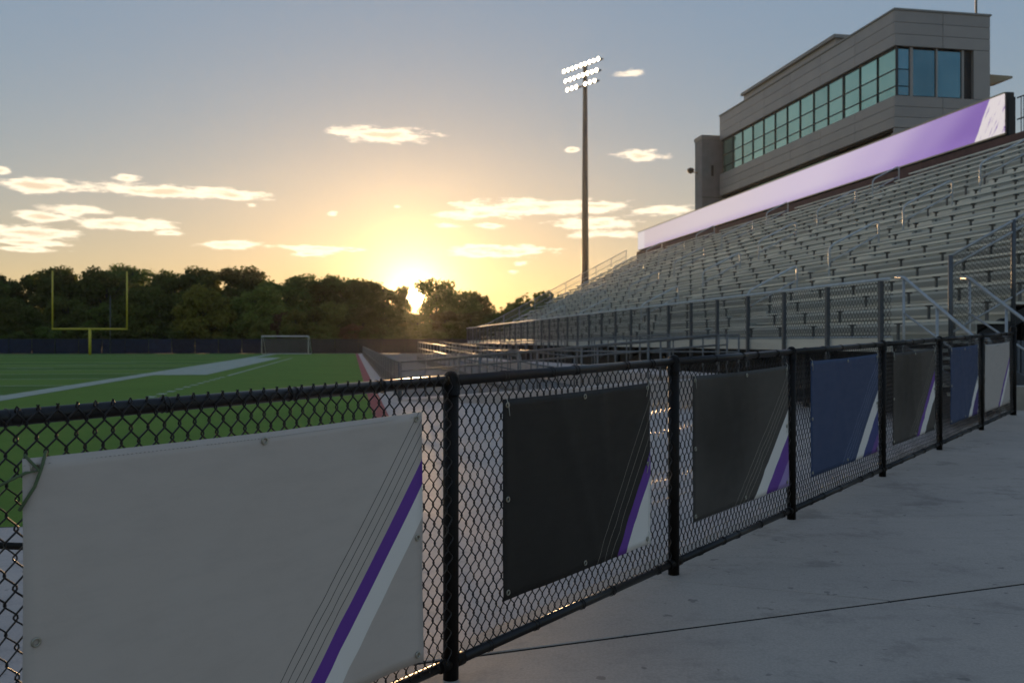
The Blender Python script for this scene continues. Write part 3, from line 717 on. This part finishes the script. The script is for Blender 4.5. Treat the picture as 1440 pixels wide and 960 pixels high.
# backing that closes the open joints
P_('panel_backing', MB().box(.145,.5,.145,D-.1,zw1-.02,zt-.02).box(.145,.5,.145,D-.1,zb0-.1,zw0+.02).box(.5,Wd-.02,.145,.44,zl0-6,zw0+.02).box(.5,Wd-.02,.145,.44,zw1-.02,zt-.02), M_dark)
def glass(name, a, b, dark=False):
    m = bpy.data.materials.new(name); m.use_nodes = True; t = m.node_tree; p = t.nodes['Principled BSDF']
    co = nd(t, 'ShaderNodeTexCoord').outputs['Object']; oi = nd(t, 'ShaderNodeObjectInfo')
    n = noise_sock(t, vmth(t, 'ADD', co, oi.outputs['Location']), .5, 4)
    col = mixc(t, smooth(t, n, .35, .65), a, b)
    hs = nd(t, 'ShaderNodeHueSaturation'); t.links.new(col, hs.inputs['Color']); t.links.new(mth(t, 'ADD', mth(t, 'MULTIPLY', oi.outputs['Random'], .3), .82), hs.inputs['Value']); col = hs.outputs[0]  # random brightness per pane stands in for differing reflections
    t.links.new(col, p.inputs['Base Color']); p.inputs['Metallic'].default_value = .78; p.inputs['Roughness'].default_value = .06
    bp = nd(t, 'ShaderNodeBump'); bp.inputs['Strength'].default_value = .12; bp.inputs['Distance'].default_value = .02
    t.links.new(noise_sock(t, co, .9, 2), bp.inputs['Height']); t.links.new(bp.outputs[0], p.inputs['Normal'])
    return m
M_glass = glass('green_glass', (.40,.60,.48), (.46,.66,.53)); M_glass2 = glass('teal_glass', (.13,.25,.30), (.16,.29,.34))
rows_ = [(0,.2),(.2,.56),(.56,1)]; cols_ = 13
zw = zw1-zw0-.14
win = P_('window_band', MB().box(.30,.34,.3,D-.25,zw0+.001,zw1-.001), M_frame)
for j in range(cols_):
    for a, b in rows_:
        ya, yb = .12+(D-.5)*j/cols_+.05, .12+(D-.5)*(j+1)/cols_-.05
        obj('pane', MB().box(.20, .225, ya, yb, zw0+.05+zw*a+.03, zw0+.05+zw*b-.03), M_glass, win)
for j in range(cols_+1):
    y = .12+(D-.5)*j/cols_; wdt = .05 if j != 3 else .13
    obj('mullion', MB().box(.13, .299, y-wdt/2-(0 if j else -.02), y+wdt/2, zw0+.02, zw1-.02), M_frame, win)
for a in (.2, .56): obj('transom', MB().box(.16, .2, .15, D-.4, zw0+.05+zw*a-.028, zw0+.05+zw*a+.028), M_frame, win)
obj('head_shadow_gap', MB().box(.15, .29, .12, D-.3, zw1-.12, zw1-.015), M_frame, win)
# corner windows on the end face
cw = P_('corner_window', MB().box(.35, 4.9, .30, .34, zw0+.001, zw1-.001), M_frame)
for a, b in rows_: obj('pane', MB().box(.20, 1.0, .18, .205, zw0+.05+zw*a+.03, zw0+.05+zw*b-.03), M_glass2, cw)
for a, b in ((1.22,2.62),(2.76,4.25)): obj('pane', MB().box(a, b, .18, .205, zw0+.08, zw1-.12), M_glass2, cw)
for a, b in ((1.02,1.20),(2.64,2.74),(4.27,4.4)): obj('mullion', MB().box(a, b, .10, .29, zw0+.02, zw1-.02), M_panel, cw)
P_('window_jamb', MB().box(4.95, Wd-.012, 0, .28, zw0+.012, zw1-.012), M_panel)
P_('window_reveal', MB().box(4.42, 4.94, .22, .29, zw0+.012, zw1-.012), M_dark)
# lower storey
lw = P_('lower_window_band', MB().box(.50, .545, 1.2, D-1.6, zl0, zb0-.11), M_frame)
for j in range(15):
    ya = 1.3+(D-3.1)*j/15
    if 3 < j < 13: obj('pane', MB().box(.40, .43, ya+.05, ya+(D-3.1)/15-.05, zl0+.1, zb0-.13), M_glass, lw)
for y in (.3, D-.4): P_('column', MB().box(.2, .5, y, y+.35, 0, zb0-.21), M_panel)
# penthouse, mast, canopy
ph = P_('penthouse', MB().box(2.0, 5.2, 9.9, 24.4, zt-.1, zt+1.75), M_panel)
obj('penthouse_coping', MB().box(1.8, 5.4, 9.7, 24.6, zt+1.752, zt+1.98), M_roof, ph)
P_('mast', MB().tube([(5.4, .4, zt-.1),(5.4,.4,zt+4)], .06, 8), M_roof)
cnp = MB().add([(6.0,.8,16.4),(7.6,.2,16.8),(7.6,1.8,16.8),(6.0,1.8,16.4),(6.0,.8,17.15),(7.6,.2,16.92),(7.6,1.8,16.92),(6.0,1.8,17.2)],
    [(0,3,2,1),(4,5,6,7),(0,1,5,4),(1,2,6,5),(2,3,7,6),(3,0,4,7)])
cno = P_('canopy', cnp, mat('canopy_tan', (.40,.33,.22), .7))
obj('canopy_lamp', MB().lathe((6.6,1.0,16.4), [(.12,-.25),(.14,.0),(.06,.1)], 10), M_dark, cno)
# stair tower beyond the press box
tw = empty('stair_tower', S(28.75, 72.0), UA, 'plain grey block stair tower at the far end of the press box', 'tower')
tz = CAM_Z+290/1280*75.9
obj('wall', MB().box(0, 4.4, 0, 1.6, 0, tz-.32), M_tower, tw)
obj('coping', MB().box(-.06, 4.46, -.06, 1.66, tz-.319, tz), M_roof, tw)
obj('vent_slot', MB().box(.8, 1.0, -.04, .0, tz-3.4, tz-2.5), M_dark, tw)
for q in range(4): obj('block_joint', MB().box(.0, 4.4, -.012, -.002, tz-5.2-q*2.6, tz-5.16-q*2.6), M_dark, tw)
cmr = empty('dome_camera', S(28.75, 73.0, tz-3.0), UA, 'small dark dome camera on an arm at the grey stair tower', 'camera')
obj('arm', MB().tube([(0,0,0),(-.45,0,.08),(-.6,0,.25)], .04, 6), M_dark, cmr)
obj('dome', MB().lathe((-.62,0,.25), [(.02,-.32),(.22,-.24),(.30,-.05),(.28,.08),(.1,.18),(.01,.2)], 12), M_dark, cmr)

# ------------------------------------------------------------------ floodlight
LP = S(30.0, 115.5); LPh = CAM_Z+35.2
lp = empty('floodlight_pole', LP, math.atan2(-.80,.60), 'tall steel floodlight pole with three tilted rows of lit lamps', 'floodlight')
M_pole = mat('pole_steel', (.06,.062,.06), .5, .3, (.05,.05,.048), 2)
obj('pole', MB().tube([(0,0,0),(0,0,LPh*.5),(0,0,LPh+1.2)], [.55,.42,.26], 14), M_pole, lp)
M_lamp = emis('lit_lamp', (1,.86,.62), 8)
for r_, (z, n_, wd) in enumerate(((LPh+.7, 9, 7.6), (LPh-.65, 8, 6.9), (LPh-1.9, 7, 6.2))):
    arm = obj('crossarm', MB().box(-wd/2, wd/2, -.42, -.28, z-.09, z+.09), M_pole, lp)
    for j in range(n_):
        x = -wd/2+wd*(j+.5)/n_
        if abs(x) < .3 and r_ == 2: continue
        h = obj('lamp_head', MB().lathe((x,-.5,z), [(.12,.25),(.22,.05),(.30,-.22),(.32,-.26)], 12, 'Y'), M_roof, arm)
        obj('lamp_lens', MB().lathe((x,-.77,z), [(.27,.02),(.24,-.05),(.13,-.10),(.01,-.11)], 12, 'Y'), M_lamp, h)

# ------------------------------------------------------------------ goals
gx = Vector((-49.9, 107.6, 0))
gp = empty('football_goal', gx, .12, 'yellow football goalpost with tall uprights at the end of the field', 'goalpost')
obj('base_post', MB().tube([(0,0,0),(0,0,3.08)], .16, 14), M_yellow, gp)
obj('crossbar', MB().tube([(-4.25,0,3.08),(4.25,0,3.08)], .11, 12), M_yellow, gp)
for x in (-4.2, 4.2): obj('upright', MB().tube([(x,0,3.0),(x,0,9.9)], .09, 12), M_yellow, gp)
sg_ = empty('soccer_goal', Vector((-28.3, 113.5, 0)), .0, 'white framed soccer goal in front of the windscreen fence', 'goal')
w2 = 2.9; h2 = 2.25
obj('frame', MB().tube([(-w2,0,0),(-w2,0,h2),(w2,0,h2),(w2,0,0)], .085, 10), M_white, sg_)
obj('base_frame', MB().tube([(-w2,0,.05),(-w2,1.9,.05),(w2,1.9,.05),(w2,0,.05)], .05, 8), M_white, sg_)
for x in (-w2, w2): obj('stay', MB().tube([(x,0,h2),(x,.6,h2-.05),(x,1.9,.05)], .04, 8), M_white, sg_)
nm = MB()
def quad_line(a, b, wd=.008):
    nm.bar(a, b, wd, wd)
for i in range(25): x = -w2+2*w2*i/24; quad_line((x,.6,h2-.05),(x,1.9,.05)); quad_line((x,0,h2),(x,.6,h2-.05))
for j in range(10): z = .05+(h2-.1)*j/9; y = 1.9-1.3*j/9; quad_line((-w2,y,z),(w2,y,z))
tag(obj('net', nm, M_white, sg_), kind='stuff')
# thin pole by the goal
tag(obj('flag_pole', MB().tube([(0,0,0),(0,0,7.4)], [.07,.05], 8), M_post, loc=(-51.2, 116, 0)), 'thin dark grey pole beside the yellow goalpost', 'pole')

# windscreen fence at the far end
M_screen = mat('navy_windscreen', (.016,.022,.05), .8, 0, (.010,.013,.03), 1.5, .3, 6, obrand=.3)
M_screen2 = mat('brown_windscreen', (.05,.042,.036), .8, 0, (.035,.03,.026), 1.5, .3, 6, obrand=.2)
wf = empty('windscreen_fence', (-22, 119, 0), 0, 'dark navy windscreen fence across the far end of the field', 'fence')
for j in range(24):
    x0 = -52+(j-0)*3.05-26+22
    mm = MB(); k = 6; vs = []; fs = []
    for i in range(k+1):
        for z in (.05, 1.0, 1.95): vs.append((x0+.04+2.96*i/k, .05*math.sin(i*2.1+j), z-.03*math.sin(math.pi*i/k)*(z > 1.5)))
    for i in range(k):
        for q in (0, 1): a = i*3+q; fs.append((a, a+3, a+4, a+1))
    mm.add(vs, fs, True); obj('screen_panel', mm, M_screen if x0 < -13 else M_screen2, wf)
    obj('post', MB().tube([(x0,.09,0),(x0,.09,2.1)], .04, 6), M_dark, wf)

# round black disc and pale block at the end of the fence
rd = F(12.05, -.02); dz = CZ(12.05)
rs = empty('round_sign', (rd.x+.07, rd.y+.0, dz), 0, 'black round disc on a post just past the last fence post', 'sign')
obj('disc', MB().lathe((.23,0,.92), [(.01,-.03),(.19,-.03),(.205,-.015),(.205,.015),(.19,.03),(.01,.03)], 32, 'Y'), M_dark, rs)
obj('post', MB().tube([(.23,.05,-.0),(.23,.05,1.1)], .025, 10), M_dark, rs)
blk = MB().box(0, 2.4, 0, .35, 0, .36)
tag(obj('kerb_block', blk, mat('tan_concrete', (.38,.33,.27), .85, 0, (.31,.27,.22), 4, .3, 40), loc=(rd.x-.1, rd.y+.45, dz), rotz=.0), 'low tan concrete block behind the last fence post', 'kerb')

# ------------------------------------------------------------------ trees
def leaf_mat(name, c1, c2, tr):
    m = bpy.data.materials.new(name); m.use_nodes = True; t = m.node_tree; p = t.nodes['Principled BSDF']; out = t.nodes['Material Output']
    co = nd(t, 'ShaderNodeTexCoord').outputs['Object']; oi = nd(t, 'ShaderNodeObjectInfo')
    n = noise_sock(t, co, .8, 4, .7)
    col = mixc(t, smooth(t, n, .35, .65), c1, c2)
    hs = nd(t, 'ShaderNodeHueSaturation'); t.links.new(col, hs.inputs['Color'])
    t.links.new(mth(t, 'ADD', mth(t, 'MULTIPLY', oi.outputs['Random'], .05), .475), hs.inputs['Hue'])
    t.links.new(mth(t, 'ADD', mth(t, 'MULTIPLY', oi.outputs['Random'], .5), .75), hs.inputs['Value'])
    t.links.new(hs.outputs[0], p.inputs['Base Color']); p.inputs['Roughness'].default_value = .7; p.inputs['Specular IOR Level'].default_value = .15
    tb = nd(t, 'ShaderNodeBsdfTranslucent'); mx = nd(t, 'ShaderNodeMixShader'); mx.inputs[0].default_value = tr
    t.links.new(hs.outputs[0], tb.inputs[0]); t.links.new(p.outputs[0], mx.inputs[1]); t.links.new(tb.outputs[0], mx.inputs[2]); t.links.new(mx.outputs[0], out.inputs[0])
    return m
M_leafA = leaf_mat('leaf_dark', (.10,.125,.021), (.135,.16,.027), .45)
M_leafB = leaf_mat('leaf_mid', (.15,.18,.03), (.19,.20,.034), .45)
M_leafC = leaf_mat('leaf_yellow', (.24,.26,.03), (.30,.30,.035), .4)
M_leafR = leaf_mat('leaf_russet', (.16,.08,.03), (.11,.085,.03), .4)
M_bark = mat('bark', (.05,.038,.028), .9, 0, (.035,.028,.02), 3)
def tree_mesh(seed, Hh, Rr, trunk, nleaf, size, lobes, gap=0.0, low=.18):
    """trunk mesh and crown mesh of one tree, about Hh high and Rr in radius"""
    rt = random.Random(seed); tk = MB()
    lean = rt.uniform(-.3,.3)
    tk.tube([(0,0,-.2),(lean*.3,0,Hh*.3),(lean,.1,Hh*.62),(lean*1.2,.1,Hh*.9)], [trunk,trunk*.8,trunk*.5,.05], 8)
    cs = []
    for i in range(lobes):
        a = rt.uniform(0, 6.283); hh = rt.uniform(low, .93); prof = math.sin(min(1, (1.02-hh)/(1.02-low))**.62*math.pi*.5+.0)*(.45+.55*min(1,(hh-low+.12)/.3))
        rad = Rr*prof*math.sqrt(rt.uniform(.05, 1)); s_ = rt.uniform(.20,.36)*Rr*(.75+.25*prof)
        c = Vector((rad*math.cos(a)+lean, rad*math.sin(a), Hh*hh)); cs.append((c, s_))
        if i % 2 == 0:
            b0 = Vector((lean*.6, 0, Hh*max(.22, hh-.25))); tk.tube([b0, (b0+c)/2+Vector((0,0,-.2)), c], [trunk*.34, trunk*.2, .03], 5)
    vs, fs = [], []
    tot = sum(s_**2 for _, s_ in cs)
    for c, s_ in cs:
        for q in range(int(nleaf*s_*s_/tot)):
            d = Vector((rt.gauss(0,1), rt.gauss(0,1), rt.gauss(0,1))).normalized()
            rr = s_*(rt.uniform(.35, 1.0)**.5)*(1+.18*math.sin(5*d.x+seed)*math.cos(4*d.z))*rt.choice((1,1,1,1.12,1.25))
            pnt = c+Vector((d.x, d.y, d.z*.8))*rr
            n_ = (d+Vector((rt.uniform(-.9,.9), rt.uniform(-.9,.9), rt.uniform(-.5,1.1)))).normalized()
            a = n_.orthogonal().normalized(); a.rotate(Matrix.Rotation(rt.uniform(0,6.28), 3, n_)); b = n_.cross(a); z = size*rt.uniform(.6,1.35)
            k = len(vs); vs += [pnt-a*z*.5, pnt+b*z*.32, pnt+a*z*.55, pnt-b*z*.32]; fs.append((k,k+1,k+2,k+3))
    return tk.mesh('trunk'), MB().add(vs, fs).mesh('crown')
PROT = [tree_mesh(11, 13.0, 4.6, .28, 15000, .46, 60), tree_mesh(12, 12.0, 5.2, .32, 16000, .48, 66), tree_mesh(13, 13.5, 4.0, .26, 14000, .44, 56),
        tree_mesh(14, 8.0, 3.6, .18, 10000, .38, 44, low=.08), tree_mesh(15, 11.0, 4.4, .22, 5600, .42, 34, low=.34), tree_mesh(16, 4.2, 2.2, .08, 4000, .28, 26, low=.08)]
PH = [13.0, 12.0, 13.5, 8.0, 11.0, 4.2]
for i, (a, b) in enumerate(PROT): a.materials.append(M_bark)
crown_var = {}
def crown_me(i, m):
    if (i, m.name) not in crown_var:
        c = PROT[i][1].copy(); c.materials.clear(); c.materials.append(m); crown_var[(i, m.name)] = c
    return crown_var[(i, m.name)]
rt = random.Random(21)
def tree(px, top, Y, i, m, label, group='trees beyond the far end of the field', wide=1.0, name='tree'):
    H_ = CAM_Z+(480-top)/1280*Y; k = H_/PH[i]
    e = empty(name, ((px-720)/1280*Y, Y, 0), rt.uniform(0, 6.28), label, 'tree', group)
    e.scale = (k*wide, k*wide, k)
    obj('trunk', PROT[i][0], None, e); obj('crown', crown_me(i, m), None, e)
lab_dark = 'dark leafy tree in the back row of the wood behind the navy windscreen'
lab_mid = 'broad mid green tree in the front of the wood behind the windscreen'
for px, top, i, lb in ((-25,388,1,'dark tree at the open end of the back row, well clear of the goalpost'),(12,385,2,'second dark back-row tree from the open end of the wood'),(45,384,1,'dark back-row tree next to the outer goalpost upright'),
    (75,374,0,'tall dark tree rising behind the outer goalpost upright'),(112,384,2,'narrow dark tree behind the middle of the goalpost'),(150,378,1,'dark tree behind the thin grey pole'),(186,371,0,'tallest dark tree, just past the inner goalpost upright'),
    (222,384,2,'narrow dark tree next to the tallest one in the back row'),(252,382,1,'dark tree in the dip before the yellow green tree'),(285,374,0,'tall dark tree directly behind the yellow green tree'),
    (328,375,1,'broad dark tree between yellow green tree and soccer goal'),(360,388,2,'lower dark tree at the step down before the soccer goal')):
    tree(px, top, rt.uniform(146,160), i, M_leafA, lb, wide=rt.uniform(.95,1.15))
for px, top, i in ((392,396,1),(425,386,0),(452,388,2),(486,388,1),(515,391,0),(538,396,2)):
    tree(px, top, rt.uniform(140,152), i, M_leafA, 'dark tree in the back row between the soccer goal and the sun', wide=1.1)
for px, top, i, m, lb in ((0,420,1,M_leafA,'front green tree nearest the open end of the wood'),(40,430,0,M_leafA,'front green tree beside the outer goalpost upright'),(95,418,1,M_leafA,'front green tree seen inside the goalpost next to the outer upright'),
    (140,424,2,M_leafA,'front green tree seen inside the goalpost by the thin pole'),(200,405,1,M_leafA,'tall front tree just past the inner goalpost upright'),(245,410,0,M_leafA,'front green tree between goalpost and yellow green tree'),
    (288,402,1,M_leafC,'yellow green tree standing out from the dark wood'),(325,416,0,M_leafA,'dark front tree next to the yellow green tree'),(366,402,1,M_leafB,'round lighter green tree rising behind the russet shrub'),
    (470,424,1,M_leafB,'broad lighter green front tree between soccer goal and sun'),(440,430,0,M_leafA,'dark front tree behind the edge of the soccer goal'),(510,428,1,M_leafA,'dark front tree nearest the sun gap')):
    tree(px, top, rt.uniform(127,134), i, m, lb, 'front trees of the wood')
tree(613, 386, 138, 4, M_leafA, 'open crowned tree just right of the setting sun', wide=.85)
tree(640, 402, 142, 4, M_leafA, 'see-through tree between the sun and the small lone tree', wide=1.2)
tree(676, 408, 150, 4, M_leafA, 'small lone tree with thin crown above the far rail of the stand', wide=.8)
tree(562, 397, 150, 4, M_leafA, 'open crowned tree just left of the setting sun', wide=.5)
tree(416, 436, 124, 3, M_leafB, 'round green shrub tree behind the soccer goal')
tree(392, 440, 126, 3, M_leafR, 'russet round shrub tree behind the soccer goal')
tree(368, 452, 123, 3, M_leafB, 'low round green bush left of the russet shrub')
for px, top, m in ((590,441,M_leafA),(625,438,M_leafA),(660,438,M_leafA),(700,440,M_leafA),(575,450,M_leafB),(535,452,M_leafA),(640,452,M_leafA),(495,456,M_leafR),(320,455,M_leafB),(455,458,M_leafB),(735,432,M_leafA)):
    tree(px, top, rt.uniform(126,132), 3, m, 'low dark shrub at the foot of the wood below the sun', 'undergrowth below the sun', 1.5, 'shrub')
for px, top in ((-20,462),(25,466),(70,460),(120,458),(165,463),(215,458),(262,460)):
    tree(px, top, rt.uniform(123,125), 5, M_leafA, 'small dark shrub right behind the navy windscreen', 'shrubs behind the windscreen', 1.6, 'shrub')
tree(745, 413, 100, 5, M_leafB, 'bushy small tree behind the far end railing of the stand', 'trees by the stand end', 1.0)
tree(782, 412, 100, 5, M_leafB, 'bush touching the far end railing of the stand', 'trees by the stand end', .9)
tree(722, 428, 104, 5, M_leafA, 'low dark bush at the far foot of the stand', 'trees by the stand end', 1.3)

# ------------------------------------------------------------------ added haze
hz_m = bpy.data.materials.new('haze'); hz_m.use_nodes = True; t = hz_m.node_tree; t.nodes.remove(t.nodes['Principled BSDF'])
pv = nd(t, 'ShaderNodeVolumePrincipled'); pv.inputs['Color'].default_value = (.96,.93,.88,1); pv.inputs['Density'].default_value = .00014; pv.inputs['Anisotropy'].default_value = .8
t.links.new(pv.outputs[0], t.nodes['Material Output'].inputs['Volume'])
tag(obj('haze', MB().box(-240, 240, -170, 250, -1.2, 46), hz_m), kind='stuff')  # thin scattering volume put in for the warm glow round the sun
